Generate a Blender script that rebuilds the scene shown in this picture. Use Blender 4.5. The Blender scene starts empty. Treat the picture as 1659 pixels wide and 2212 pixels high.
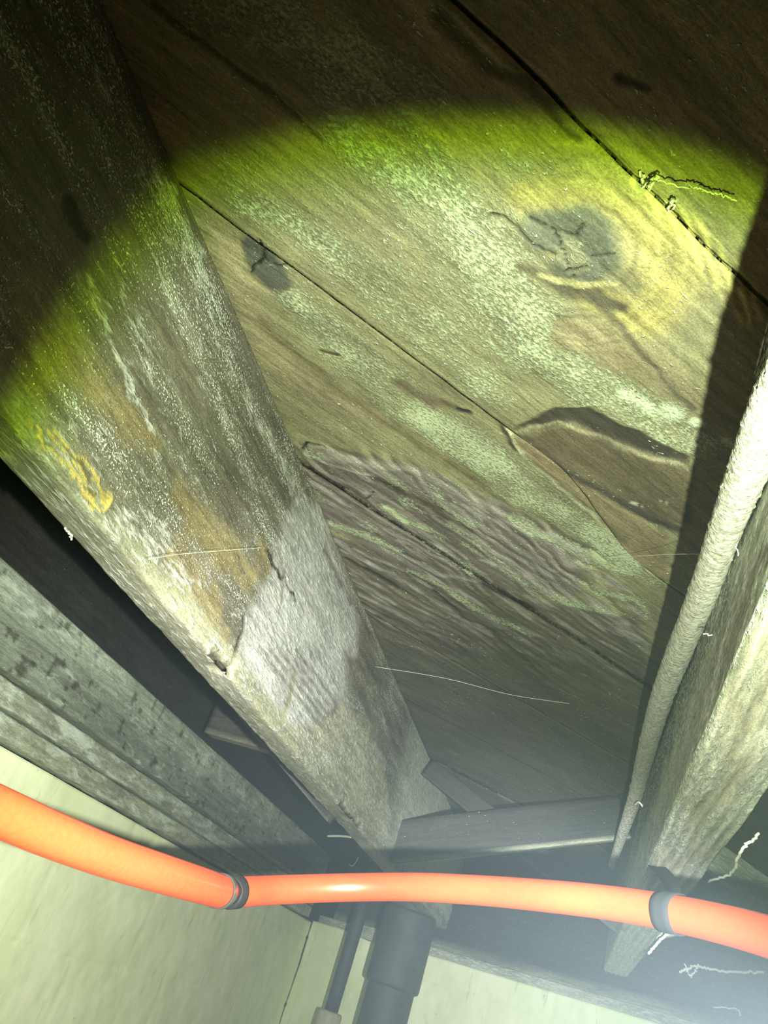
import bpy, math, random
import numpy as np
from mathutils import Matrix, Vector

# ------------------------------------------------------------------ camera
# world: x to the right across the joists, y along the joists, z up; metres; lens at the origin
SC = bpy.context.scene
COL = SC.collection
FPX, CX, CY = 1660.0, 829.5, 1106.0
R = np.array([[0.93478, 0.14706, -0.32288], [0.18538, 0.57416, 0.79826], [0.30278, -0.80562, 0.50915]])
_u, _s, _v = np.linalg.svd(R); R = _u @ _v
cam_d = bpy.data.cameras.new('camera'); cam = bpy.data.objects.new('camera', cam_d); COL.objects.link(cam)
cam_d.sensor_fit = 'VERTICAL'; cam_d.sensor_height = 36.0; cam_d.lens = FPX / 2212 * 36
cam_d.clip_start = 0.01; cam_d.clip_end = 50
M4 = Matrix.Identity(4)
for i in range(3):
    M4[i][0] = R[i][0]; M4[i][1] = -R[i][1]; M4[i][2] = -R[i][2]
cam.matrix_world = M4
SC.camera = cam

# ------------------------------------------------------------------ world, lamps, exposure
SC.view_settings.view_transform = 'Standard'; SC.view_settings.look = 'None'
SC.view_settings.gamma = 1; SC.view_settings.exposure = 0.0
try: SC.view_settings.use_curve_mapping = False
except Exception: pass
SC.cycles.max_bounces = 4; SC.cycles.diffuse_bounces = 3; SC.cycles.glossy_bounces = 2; SC.cycles.volume_bounces = 0
GLARE_HAZE_DENSITY = 0.021  # scattering haze added to imitate the torch's veiling glare
GLARE_HAZE_COL = (0.62, 0.77, 1.0, 1)
w = bpy.data.worlds.new('glare_haze'); SC.world = w; w.use_nodes = True
nt = w.node_tree; nt.nodes.clear()
wo = nt.nodes.new('ShaderNodeOutputWorld'); bg = nt.nodes.new('ShaderNodeBackground')
bg.inputs[0].default_value = (0, 0, 0, 1); bg.inputs[1].default_value = 0
nt.links.new(bg.outputs[0], wo.inputs[0])
vs = nt.nodes.new('ShaderNodeVolumeScatter'); vs.inputs['Color'].default_value = GLARE_HAZE_COL
vs.inputs['Density'].default_value = GLARE_HAZE_DENSITY
nt.links.new(vs.outputs[0], wo.inputs['Volume'])

LIGHT = Vector((0.0505, 0.1020, 0.0020))          # the torch held just right of the lens
BEAM_HALF = 43.0
BEAM_AXIS = (-0.2938, 0.8477, 0.4417)
AXIS = Vector(BEAM_AXIS).normalized()
def spot(name, axis, half, blend, power, col, r=0.004):
    d = bpy.data.lights.new(name, 'SPOT'); d.energy = power; d.color = col
    d.spot_size = math.radians(half * 2); d.spot_blend = blend; d.shadow_soft_size = r
    o = bpy.data.objects.new(name, d); COL.objects.link(o); o.location = LIGHT
    o.rotation_mode = 'QUATERNION'; o.rotation_quaternion = Vector(axis).to_track_quat('-Z', 'Y')
    return o
spot('torch_beam', AXIS, BEAM_HALF - 1.8, 0.34, 22.0, (1.0, 0.93, 1.06))
spot('torch_beam_edge', AXIS, BEAM_HALF + 0.6, 0.16, 15.0, (0.58, 1.0, 0.02))
spot('torch_hotspot', Vector((-0.53, 0.84, 0.00)), 34, 1.0, 110.0, (0.98, 1.0, 0.88))
spot('torch_core', Vector((-0.10, 1.0, 0.11)), 15, 1.0, 150.0, (0.96, 1.0, 0.96))
d = bpy.data.lights.new('fill_light', 'POINT'); d.energy = 0.11; d.color = (0.36, 1.0, 0.06); d.shadow_soft_size = 0.02  # added dim green fill for the areas outside the beam
o = bpy.data.objects.new('fill_light', d); COL.objects.link(o); o.location = LIGHT + Vector((0, -0.01, 0))

# ------------------------------------------------------------------ pixel -> surface
HS, HB = 0.449, 0.209            # subfloor underside, joist bottoms
XL = -0.366                      # side of the left joist
def ray(px, py): return R @ np.array([px - CX, py - CY, FPX])
def onz(px, py, z): r = ray(px, py); return r * z / r[2]
def onx(px, py, x): r = ray(px, py); return r * x / r[0]
def ony(px, py, y): r = ray(px, py); return r * y / r[1]
def dep(p): return float(R.T[2] @ np.asarray(p))
def at(px, py, depth): return ray(px, py) / FPX * depth

# ------------------------------------------------------------------ numpy noise
_rng = np.random.RandomState(7)
_T = _rng.rand(256, 256).astype(np.float32)
def vnoise(x, y):
    xi = np.floor(x).astype(int); yi = np.floor(y).astype(int)
    fx = x - xi; fy = y - yi
    fx = fx * fx * (3 - 2 * fx); fy = fy * fy * (3 - 2 * fy)
    a = _T[xi & 255, yi & 255]; b = _T[(xi + 1) & 255, yi & 255]
    c = _T[xi & 255, (yi + 1) & 255]; e = _T[(xi + 1) & 255, (yi + 1) & 255]
    return (a * (1 - fx) + b * fx) * (1 - fy) + (c * (1 - fx) + e * fx) * fy
def fbm(x, y, o=4):
    s = 0; a = 0.5; t = 0
    for k in range(o):
        s = s + a * vnoise(x + 17.3 * k, y + 9.1 * k); t += a; a *= 0.5; x = x * 2.03; y = y * 2.03
    return s / t
def sstep(a, b, x):
    t = np.clip((x - a) / (b - a), 0, 1); return t * t * (3 - 2 * t)

# ------------------------------------------------------------------ painting growths and relief on a surface (surface metres)
class Skin:
    def __init__(s, uv, base, warp=0.006, wf=45):
        s.uv = uv; n = len(uv)
        s.C = np.tile(np.array(base, float), (n, 1)); s.mold = np.zeros(n); s.speck = np.zeros(n); s.h = np.zeros(n)
        s.w = uv + warp * (np.stack([fbm(uv[:, 0] * wf, uv[:, 1] * wf), fbm(uv[:, 0] * wf + 50, uv[:, 1] * wf + 31)], 1) - 0.5) * 2
    def line(s, pts, wid):
        """distance field of a polyline; wid = half width at each point -> 0 on the line, 1 at the half width"""
        P = s.w; best = np.full(len(P), 1e9)
        wid = [wid] * len(pts) if np.isscalar(wid) else wid
        for i in range(len(pts) - 1):
            a = np.array(pts[i]); b = np.array(pts[i + 1]); ab = b - a
            t = np.clip(((P - a) @ ab) / max(1e-12, ab @ ab), 0, 1)
            q = a + t[:, None] * ab
            dd = np.hypot(*(P - q).T) / (wid[i] + (wid[i + 1] - wid[i]) * t)
            best = np.minimum(best, dd)
        return best
    def poly(s, pts, soft):
        """mask of a closed outline, soft in metres"""
        P = s.w; ins = np.zeros(len(P), bool); best = np.full(len(P), 1e9); n = len(pts)
        for i in range(n):
            a = np.array(pts[i]); b = np.array(pts[(i + 1) % n]); ab = b - a
            t = np.clip(((P - a) @ ab) / max(1e-12, ab @ ab), 0, 1)
            best = np.minimum(best, np.hypot(*(P - a - t[:, None] * ab).T))
            if abs(b[1] - a[1]) > 1e-12:
                c = ((a[1] > P[:, 1]) != (b[1] > P[:, 1])) & (P[:, 0] < (b[0] - a[0]) * (P[:, 1] - a[1]) / (b[1] - a[1]) + a[0])
                ins ^= c
        sd = np.where(ins, best, -best)
        return sstep(-soft, soft, sd)
    def put(s, m, col=None, mold=None, speck=None, h=0):
        m = np.clip(m, 0, 1)
        if col is not None: s.C += (np.array(col) - s.C) * m[:, None]
        if mold is not None: s.mold += (mold - s.mold) * m
        if speck is not None: s.speck += (speck - s.speck) * m
        if h: s.h += h * m

# ------------------------------------------------------------------ mesh helpers
def link(name, me, mat, parent=None, loc=None, rotz=0, smooth=False):
    o = bpy.data.objects.new(name, me); COL.objects.link(o)
    if mat is not None: me.materials.append(mat)
    if smooth: me.polygons.foreach_set('use_smooth', [True] * len(me.polygons))
    if parent is not None: o.parent = parent
    if loc is not None: o.location = loc
    o.rotation_euler = (0, 0, rotz)
    return o
def tag(o, label=None, cat=None, group=None, kind=None):
    for k, v in (('label', label), ('category', cat), ('group', group), ('kind', kind)):
        if v: o[k] = v
    return o
def empty(name, loc, rotz=0):
    o = bpy.data.objects.new(name, None); COL.objects.link(o); o.location = loc; o.rotation_euler = (0, 0, rotz)
    o.empty_display_size = 0.05
    return o
def npmesh(name, V, F, attrs=None):
    me = bpy.data.meshes.new(name)
    V = np.asarray(V, np.float32); F = np.asarray(F, np.int32)
    me.vertices.add(len(V)); me.vertices.foreach_set('co', V.ravel())
    me.loops.add(F.size); me.loops.foreach_set('vertex_index', F.ravel())
    me.polygons.add(len(F))
    me.polygons.foreach_set('loop_start', np.arange(0, F.size, F.shape[1], dtype=np.int32))
    me.update(calc_edges=True)
    if attrs:
        for k, a in attrs.items():
            if a.ndim == 2:
                at_ = me.attributes.new(k, 'FLOAT_COLOR', 'POINT')
                at_.data.foreach_set('color', np.concatenate([a, np.ones((len(a), 1))], 1).astype(np.float32).ravel())
            else:
                at_ = me.attributes.new(k, 'FLOAT', 'POINT'); at_.data.foreach_set('value', a.astype(np.float32))
    return me
def sweep_faces(n, m):
    """rings of m points closed around, n rings, plus end caps as quads fan"""
    i = np.arange(n - 1)[:, None] * m; j = np.arange(m)[None, :]; k = (j + 1) % m
    F = np.stack([i + j, i + k, i + m + k, i + m + j], -1).reshape(-1, 4)
    return F
def caps(n, m):
    c = []
    a = list(range(m)); b = [(n - 1) * m + q for q in range(m)]
    lo, hi = 0, m - 1
    while hi - lo >= 3:
        c.append([a[lo], a[hi], a[hi - 1], a[lo + 1]]); c.append([b[lo], b[lo + 1], b[hi - 1], b[hi]]); lo += 1; hi -= 1
    return c
def beam_mesh(name, ts, prof, normals, skinner, wob=0.0):
    """ts: stations along local x; prof (m,2) local (y,z) loop; skinner(T,Y,Z,k) -> Skin fields per vertex"""
    n, m = len(ts), len(prof)
    T = np.repeat(ts, m); Yy = np.tile(prof[:, 0], n); Zz = np.tile(prof[:, 1], n); K = np.tile(np.arange(m), n)
    NY = np.tile(normals[:, 0], n); NZ = np.tile(normals[:, 1], n)
    C, mold, speck, h, dy = skinner(T, Yy, Zz, K)
    V = np.stack([T, Yy + dy + NY * h, Zz + NZ * h], 1)
    F = np.concatenate([sweep_faces(n, m), np.array(caps(n, m), int).reshape(-1, 4)])
    return npmesh(name, V, F, {'Col': C, 'mold': mold, 'speck': speck})
def rect_profile(y0, y1, z0, z1, ny, nz, r=0.002):
    """loop: bottom y0->y1, side y1 up, top back, side y0 down; n = points per side"""
    P = []; N = []
    def seg(a, b, n, nn):
        for t in np.linspace(0, 1, n):
            P.append((a[0] + (b[0] - a[0]) * t, a[1] + (b[1] - a[1]) * t)); N.append(nn)
    seg((y0 + r, z0), (y1 - r, z0), ny[0], (0, -1))
    seg((y1, z0 + r), (y1, z1 - r), nz[1], (1, 0))
    seg((y1 - r, z1), (y0 + r, z1), ny[1], (0, 1))
    seg((y0, z1 - r), (y0, z0 + r), nz[0], (-1, 0))
    return np.array(P), np.array(N, float)

# ------------------------------------------------------------------ materials
def newmat(name):
    m = bpy.data.materials.new(name); m.use_nodes = True
    nt = m.node_tree; nt.nodes.clear()
    out = nt.nodes.new('ShaderNodeOutputMaterial'); b = nt.nodes.new('ShaderNodeBsdfPrincipled')
    nt.links.new(b.outputs[0], out.inputs[0])
    return m, nt, b
class NB:
    def __init__(s, nt): s.nt = nt; s.L = nt.links.new
    def n(s, t, **k):
        x = s.nt.nodes.new(t)
        for a, v in k.items(): setattr(x, a, v)
        return x
    def mapping(s, scale, rot=(0, 0, 0), src=None):
        if src is None: src = s.n('ShaderNodeTexCoord').outputs['Object']
        m = s.n('ShaderNodeMapping'); m.inputs['Scale'].default_value = scale; m.inputs['Rotation'].default_value = rot
        s.L(src, m.inputs['Vector']); return m.outputs[0]
    def noise(s, vec, scale=1, detail=3, rough=0.55, dist=0):
        x = s.n('ShaderNodeTexNoise'); s.L(vec, x.inputs['Vector'])
        x.inputs['Scale'].default_value = scale; x.inputs['Detail'].default_value = detail
        x.inputs['Roughness'].default_value = rough; x.inputs['Distortion'].default_value = dist
        return x.outputs[0]
    def m(s, op, a, b=None, c=None, clamp=False):
        x = s.n('ShaderNodeMath', operation=op); x.use_clamp = clamp
        for i, v in enumerate((a, b, c)):
            if v is None: continue
            if isinstance(v, (int, float)): x.inputs[i].default_value = v
            else: s.L(v, x.inputs[i])
        return x.outputs[0]
    def rng(s, v, a, b, c=0.0, d=1.0, smooth=True):
        x = s.n('ShaderNodeMapRange'); x.interpolation_type = 'SMOOTHSTEP' if smooth else 'LINEAR'
        s.L(v, x.inputs[0])
        for i, q in enumerate((a, b, c, d)): x.inputs[i + 1].default_value = q
        return x.outputs[0]
    def mix(s, f, a, b, blend='MIX'):
        x = s.n('ShaderNodeMix'); x.data_type = 'RGBA'; x.blend_type = blend
        for i, v in ((0, f), (6, a), (7, b)):
            if isinstance(v, (int, float)): x.inputs[i].default_value = v
            elif isinstance(v, tuple): x.inputs[i].default_value = v if len(v) == 4 else v + (1,)
            else: s.L(v, x.inputs[i])
        return x.outputs[2]
    def attr(s, name, out='Fac'):
        x = s.n('ShaderNodeAttribute'); x.attribute_name = name; return x.outputs[out]
    def bump(s, h, strength, dist, prev=None):
        x = s.n('ShaderNodeBump'); x.inputs['Strength'].default_value = strength; x.inputs['Distance'].default_value = dist
        s.L(h, x.inputs['Height'])
        if prev is not None: s.L(prev, x.inputs['Normal'])
        return x.outputs[0]

def wood_material(name, moldcol=(0.57, 0.64, 0.46), speckcol=(0.80, 0.84, 0.78), grain=0.3, msc=(290, 430, 430), mdet=4.0, ssc=(210, 330, 330), rough=0.62):
    m, nt, b = newmat(name); N = NB(nt)
    col = N.attr('Col', 'Color'); mold = N.attr('mold'); sp = N.attr('speck')
    g1 = N.noise(N.mapping((9, 120, 120)), 1, 6, 0.62, 0.6)
    g2 = N.noise(N.mapping((70, 420, 420)), 1, 3, 0.6)
    big = N.noise(N.mapping((9, 22, 22)), 1, 4, 0.6)
    k = N.m('ADD', N.rng(g1, 0.28, 0.72, 1 - grain, 1 + grain), N.rng(g2, 0.25, 0.75, -0.22, 0.22))
    g3 = N.noise(N.mapping((480, 760, 760)), 1, 4, 0.7)
    k = N.m('MULTIPLY', k, N.rng(g3, 0.3, 0.7, 0.72, 1.28))
    k = N.m('MULTIPLY', k, N.rng(big, 0.3, 0.7, 0.82, 1.2))
    kc = N.n('ShaderNodeCombineColor')
    for i in range(3): N.L(k, kc.inputs[i])
    base = N.mix(1.0, col, kc.outputs[0], 'MULTIPLY')
    mn = N.noise(N.mapping(msc), 1, mdet, 0.6, 0.3)
    mf = N.m('MULTIPLY', N.rng(N.m('ADD', N.rng(mn, 0.25, 0.75, 0, 1, False), mold), 0.78, 1.38), 0.78)
    mtint = N.mix(N.rng(g2, 0.3, 0.7), tuple(c * 0.82 for c in moldcol), tuple(min(1, c * 1.12) for c in moldcol))
    c1 = N.mix(mf, base, mtint)
    sn = N.noise(N.mapping(ssc), 1, 2, 0.5, 0.2)
    sf = N.rng(N.m('ADD', sn, N.m('MULTIPLY', sp, 0.35)), 0.70, 0.82)
    c2 = N.mix(N.m('MULTIPLY', sf, N.rng(g2, 0.3, 0.7, 0.35, 0.95)), c1, speckcol)
    N.L(c2, b.inputs['Base Color'])
    b.inputs['Roughness'].default_value = rough; b.inputs['Specular IOR Level'].default_value = 0.4
    hgt = N.m('ADD', N.m('MULTIPLY', N.m('ADD', mf, N.m('MULTIPLY', mn, mf)), 0.9), N.m('ADD', N.m('MULTIPLY', g1, 0.5), N.m('ADD', N.m('MULTIPLY', sf, 1.0), N.m('MULTIPLY', g3, 0.5))))
    nrm = N.bump(hgt, 0.85, 0.0013)
    N.L(nrm, b.inputs['Normal'])
    return m
M_PLANK = wood_material('moldy_plank')
M_JOIST = wood_material('frosted_joist', moldcol=(0.56, 0.57, 0.56), msc=(70, 260, 260), ssc=(430, 640, 640), rough=0.5)
M_SIDE = wood_material('dusty_joist', moldcol=(0.60, 0.62, 0.56), msc=(60, 320, 320), grain=0.35)
M_SILL = wood_material('grey_sill', moldcol=(0.46, 0.52, 0.45), msc=(25, 90, 90), grain=0.3)

def simple(name, col, rough=0.6, metal=0, n=None, bumpd=None, spec=0.5):
    m, nt, b = newmat(name); N = NB(nt)
    b.inputs['Roughness'].default_value = rough; b.inputs['Metallic'].default_value = metal; b.inputs['Specular IOR Level'].default_value = spec
    if n:
        f = N.noise(N.mapping(n[0]), 1, 4, 0.6)
        N.L(N.mix(N.rng(f, 0.3, 0.7), tuple(c * n[1] for c in col), tuple(min(1, c * n[2]) for c in col)), b.inputs['Base Color'])
        if bumpd: N.L(N.bump(f, 0.8, bumpd), b.inputs['Normal'])
    else: b.inputs['Base Color'].default_value = tuple(col) + (1,)
    return m
M_PIPE = simple('orange_plastic', (0.47, 0.048, 0.015), 0.36, 0, ((8, 300, 300), 0.93, 1.05), 0.00005)
M_PIPE2 = simple('orange_tube_glossy', (0.46, 0.050, 0.018), 0.22, 0.0, ((300, 300, 300), 0.92, 1.06), 0.00008)
M_TAPE = simple('black_tape', (0.010, 0.011, 0.014), 0.85, spec=0.2)
M_BLACK = simple('black_fitting', (0.010, 0.010, 0.011), 0.5, spec=0.3)
M_RING = simple('steel_ring', (0.25, 0.25, 0.24), 0.3, 0.9)
M_IRON = simple('dark_iron', (0.018, 0.022, 0.026), 0.7, 0, ((20, 20, 20), 0.7, 1.4), 0.001)
M_GREYPIPE = simple('grey_pipe', (0.30, 0.28, 0.22), 0.5, 0, ((30, 30, 5), 0.8, 1.2))
M_WEB = simple('cobweb', (0.80, 0.82, 0.78), 0.9)
M_DIRT = simple('dirt', (0.20, 0.17, 0.12), 0.95, 0, ((12, 12, 12), 0.6, 1.3), 0.01)
M_DARKWOOD = simple('dark_old_wood', (0.055, 0.050, 0.045), 0.8, 0, ((6, 60, 60), 0.6, 1.5), 0.001)

def cable_material():
    m, nt, b = newmat('dusty_cable'); N = NB(nt)
    f = N.noise(N.mapping((260, 260, 260)), 1, 4, 0.65); g = N.noise(N.mapping((90, 700, 260)), 1, 3, 0.6)
    c = N.mix(N.rng(f, 0.30, 0.62), (0.22, 0.21, 0.17), (0.56, 0.55, 0.51))
    c = N.mix(N.rng(g, 0.62, 0.72), c, (0.25, 0.23, 0.19))
    N.L(c, b.inputs['Base Color']); b.inputs['Roughness'].default_value = 0.9
    N.L(N.bump(f, 0.9, 0.0016, N.bump(g, 0.8, 0.0010)), b.inputs['Normal'])
    return m
M_CABLE = cable_material()
def wall_material():
    m, nt, b = newmat('limewashed_blocks'); N = NB(nt)
    f = N.noise(N.mapping((9, 9, 9)), 1, 5, 0.6); st = N.noise(N.mapping((40, 40, 9)), 1, 4, 0.7); dots = N.noise(N.mapping((60, 60, 60)), 1, 2, 0.5)
    c = N.mix(N.rng(f, 0.3, 0.7), (0.62, 0.68, 0.42), (0.72, 0.76, 0.54))
    c = N.mix(N.rng(st, 0.58, 0.74, 0, 0.5), c, (0.34, 0.38, 0.20))
    c = N.mix(N.rng(dots, 0.72, 0.80, 0, 0.5), c, (0.25, 0.28, 0.18))
    N.L(c, b.inputs['Base Color']); b.inputs['Roughness'].default_value = 0.85
    N.L(N.bump(f, 0.6, 0.003, N.bump(dots, 0.4, 0.001)), b.inputs['Normal'])
    return m
M_WALL = wall_material()

# ------------------------------------------------------------------ setting: ground, walls
def box_mesh(name, x0, x1, y0, y1, z0, z1, nx=1, ny=1, nz=1):
    import bmesh
    bm = bmesh.new(); bmesh.ops.create_cube(bm, size=1)
    for v in bm.verts:
        v.co = Vector(((x0 + x1) / 2 + v.co.x * (x1 - x0), (y0 + y1) / 2 + v.co.y * (y1 - y0), (z0 + z1) / 2 + v.co.z * (z1 - z0)))
    e = min(x1 - x0, y1 - y0, z1 - z0) * 0.12
    bmesh.ops.bevel(bm, geom=list(bm.edges), offset=min(e, 0.002), segments=1, affect='EDGES')
    me = bpy.data.meshes.new(name); bm.to_mesh(me); bm.free(); return me
XW = -0.87
GZ = -0.46
# the dirt ground, gently uneven
gx, gy = np.meshgrid(np.linspace(XW - 0.1, 2.0, 60), np.linspace(-1.5, 3.0, 90), indexing='ij')
gv = np.stack([gx.ravel(), gy.ravel(), GZ + 0.03 * (fbm(gx.ravel() * 4, gy.ravel() * 4) - 0.5)], 1)
ii = (np.arange(59)[:, None] * 90 + np.arange(89)[None, :]).ravel()
tag(link('floor', npmesh('floor', gv, np.stack([ii, ii + 90, ii + 91, ii + 1], 1)), M_DIRT, smooth=True), kind='structure')

# block wall under the sill: an uneven limewashed face with shallow joints
def wall_face(name, p0, p1, z0, z1, thick, mat, kind='structure', nx=260, nz=110, joints=True):
    p0 = np.array(p0, float); p1 = np.array(p1, float); L = np.linalg.norm(p1 - p0); dr = (p1 - p0) / L; nr = np.array([dr[1], -dr[0]])
    a, b = np.meshgrid(np.linspace(0, L, nx), np.linspace(z0, z1, nz), indexing='ij'); a = a.ravel(); b = b.ravel()
    h = 0.006 * (fbm(a * 9, b * 9) - 0.5) + 0.002 * (fbm(a * 40, b * 40) - 0.5)
    if joints:
        w1 = b + 0.003 * np.sin(a * 13)
        row = np.floor((0.085 - w1) / 0.2); dz = np.abs(((0.085 - w1) / 0.2 + 0.5) % 1 - 0.5) * 0.2
        dx = np.abs(((a + 0.2 * (row % 2)) / 0.4 + 0.5) % 1 - 0.5) * 0.4
        h -= 0.0030 * np.exp(-(dz / 0.004) ** 2) + 0.0010 * np.exp(-(dx / 0.004) ** 2)
    V = np.stack([p0[0] + dr[0] * a + nr[0] * h, p0[1] + dr[1] * a + nr[1] * h, b], 1)
    B = np.stack([p0[0] + dr[0] * a - nr[0] * thick, p0[1] + dr[1] * a - nr[1] * thick, b], 1)
    i = (np.arange(nx - 1)[:, None] * nz + np.arange(nz - 1)[None, :]).ravel(); n = nx * nz
    F = np.concatenate([np.stack([i, i + nz, i + nz + 1, i + 1], 1), np.stack([i + n, i + n + 1, i + n + nz + 1, i + n + nz], 1)])
    ex = []
    r = np.arange(nx - 1) * nz; q = r + nz - 1
    ex.append(np.stack([q, q + nz, q + nz + n, q + n], 1)); ex.append(np.stack([r, r + n, r + nz + n, r + nz], 1))
    c = np.arange(nz - 1); e = (nx - 1) * nz + c
    ex.append(np.stack([c, c + 1, c + 1 + n, c + n], 1)); ex.append(np.stack([e, e + n, e + 1 + n, e + 1], 1))
    F = np.concatenate([F] + ex)
    c0 = np.array([(p0[0] + p1[0]) / 2, (p0[1] + p1[1]) / 2, z0])
    V = np.concatenate([V, B]) - c0
    o = link(name, npmesh(name, V, F), mat, loc=c0, smooth=True); tag(o, kind=kind); return o
wall_face('wall_left', (XW, -1.5), (XW, 2.85), GZ - 0.04, 0.132, 0.15, M_WALL, nx=520)
wall_face('wall_back', (XW, 2.85), (0.55, 1.885), GZ - 0.04, 0.139, 0.15, M_WALL)
wall_face('wall_right', (2.0, 2.95), (2.0, -1.5), GZ - 0.04, 0.47, 0.15, M_WALL, nx=20, nz=8, joints=False)
wall_face('wall_front', (2.0, -1.5), (XW - 0.1, -1.5), GZ - 0.04, 0.47, 0.15, M_WALL, nx=20, nz=8, joints=False)

# ------------------------------------------------------------------ setting: the ceiling of diagonal planks
ceil = link('ceiling', box_mesh('ceiling', -1.2, 2.1, -1.6, 3.4, HS + 0.024, HS + 0.04), M_DARKWOOD); tag(ceil, kind='structure')
S2 = math.sqrt(2)
def px2(pts): return [tuple(onz(a, b, HS)[:2]) for a, b in pts]
def pw(pts, w):
    w = [w] * len(pts) if np.isscalar(w) else w
    return [q * dep(onz(p[0], p[1], HS)) / FPX for p, q in zip(pts, w)]
BROWN = (0.205, 0.186, 0.128)
def paint_subfloor(W, far):
    """growths, knots and torn wood of the plank ceiling; W = world xy"""
    sk = Skin(W, BROWN, warp=0.004, wf=60)
    S = lambda pts, wd, a=1.0, b=0.2: 1 - sstep(b, a, sk.line(px2(pts), pw(pts, wd)))
    Pm = lambda pts, soft=0.006: sk.poly(px2(pts), soft)
    sc = (W[:, 0] - W[:, 1]) / S2; tt = (W[:, 0] + W[:, 1]) / S2
    n1 = fbm(tt * 9, sc * 45, 4); n2 = fbm(tt * 30 + 7, sc * 60, 4)
    sk.C *= (0.72 + 0.56 * n1)[:, None]
    # pale olive tinge near the photographed end
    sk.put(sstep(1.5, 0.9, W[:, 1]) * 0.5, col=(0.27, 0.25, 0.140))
    # moss / mould bands
    sk.put(S([(430, -60), (700, 90), (860, 170), (960, 210)], [200, 170, 120, 60]), mold=0.50)
    sk.put(S([(740, 280), (900, 380), (1010, 500), (1080, 650), (1200, 760), (1330, 870), (1500, 960)], [120, 160, 170, 190, 150, 110, 75], 1.3, 0.1), mold=0.66)
    sk.put(S([(540, 430), (700, 520), (850, 640), (1000, 780), (1100, 870)], [90, 130, 130, 110, 70], 1.3, 0.1), mold=0.52)
    sk.put(S([(640, 650), (740, 760), (850, 860), (1000, 960), (1150, 1080), (1300, 1180), (1400, 1250)], [80, 110, 105, 95, 100, 80, 55], 1.3, 0.1), mold=0.62)
    sk.put(S([(1300, 1160), (1350, 1230)], [70, 60]), mold=0.85)
    sk.put(S([(900, 900), (1060, 1010)], [60, 80]), mold=0.8)
    sk.put(S([(1100, 360), (1300, 380), (1450, 450)], [60, 50, 40]) * 0.7, mold=0.45)
    sk.put(S([(420, 330), (620, 360), (760, 420)], [60, 70, 50]) * 0.8, mold=0.42)
    sk.put(S([(1250, 720), (1420, 800), (1500, 860)], [90, 70, 40]), mold=0.12, col=(0.24, 0.20, 0.13))
    # clean yellowish wood around and right of the big knot
    sk.put(S([(1130, 420), (1300, 400), (1420, 480), (1450, 600), (1400, 690), (1290, 640)], [50, 60, 75, 80, 60, 40], 1.3), col=(0.36, 0.31, 0.13), mold=0.12)
    sk.put(S([(400, 300), (560, 290), (900, 270), (1200, 290)], 55, 1.5) * 0.5, col=(0.28, 0.26, 0.09))  # yellow rim of the torch beam put into the plank colour
    # clean tan strip by the left joist
    sk.put(S([(470, 480), (520, 640), (580, 760), (680, 850), (800, 900)], [30, 35, 45, 40, 30], 1.4), col=(0.29, 0.245, 0.16), mold=0.15)
    sk.put(S([(560, 700), (740, 850), (900, 960), (1050, 1050)], [18, 20, 20, 14], 1.3) * 0.6, col=(0.19, 0.155, 0.09), mold=0.1)
    # growth rings of the big knot: ripples in a half circle to its right
    kc = np.array(px2([(1235, 540)])[0]); e1 = np.array(px2([(1335, 560)])[0]) - kc; rr = np.linalg.norm(e1)
    d = sk.w - kc; rad = np.hypot(d[:, 0], d[:, 1]) / rr
    ring = (fbm(rad * 9 + 1.2 * n1, np.arctan2(d[:, 1], d[:, 0]) * 1.2, 4) - 0.5) * 3.2 * sstep(0.95, 1.2, rad) * sstep(3.4, 2.2, rad)
    m = (W[:, 0] - kc[0] > -0.3 * rr) & (sc > -0.46)
    sk.C *= (1 + 0.28 * ring * m)[:, None]; sk.h += 0.0004 * ring * m
    # torn yellow strands along the upper seam
    st = S([(1370, 395), (1480, 490), (1560, 590), (1620, 680)], [16, 38, 46, 40], 1.1)
    strands = np.sin((W[:, 0] * 0.94 - W[:, 1] * 0.34) * 850 + 6 * n2)
    sk.put(st * (0.55 + 0.45 * strands), col=(0.62, 0.56, 0.22), mold=0.1); sk.h += 0.0007 * st * strands
    # the big knot
    K = S([(1180, 500), (1260, 490), (1290, 560), (1230, 590)], [55, 55, 50, 50], 1.25, 0.6)
    sk.put(K, col=(0.125, 0.130, 0.105), mold=0.12, h=0.0016)
    sk.put(S([(1235, 530), (1240, 560)], 32, 1.2, 0.4), col=(0.23, 0.22, 0.15), mold=0.45)
    for ln, wd in (([(1060, 455), (1120, 492), (1200, 550)], 5), ([(1245, 505), (1262, 480)], 5), ([(1215, 583), (1258, 566)], 5), ([(1150, 470), (1200, 490), (1245, 505)], 4),
                   ([(1275, 545), (1330, 545)], 4), ([(1235, 585), (1235, 615)], 3), ([(1200, 500), (1215, 540), (1225, 580)], 3)):
        sk.put(S(ln, wd, 1.0, 0.3), col=(0.018, 0.016, 0.013), mold=-0.5, h=-0.0022)
    sk.put(S([(1130, 575), (1200, 610), (1290, 640), (1340, 700), (1400, 780), (1500, 880)], [14, 24, 26, 12, 9, 14], 1.3) * 0.85, col=(0.085, 0.075, 0.055), mold=-0.2)
    sk.put(S([(1160, 590), (1260, 615), (1340, 610)], [8, 16, 8]), col=(0.42, 0.38, 0.2), mold=0.2)
    sk.put(S([(1290, 640), (1350, 660)], 20, 1.2), col=(0.085, 0.075, 0.055), mold=-0.2)
    # the small dark knot by the joist, cut by the seam
    K = S([(550, 540), (590, 600)], [38, 42], 1.15, 0.75) * (sc < -0.468)
    sk.put(K, col=(0.085, 0.085, 0.078), mold=0.05, h=0.001)
    sk.put(S([(566, 520), (566, 560), (540, 595)], 5, 1.0, 0.3), col=(0.01, 0.01, 0.01), mold=-0.6, h=-0.002)
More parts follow.
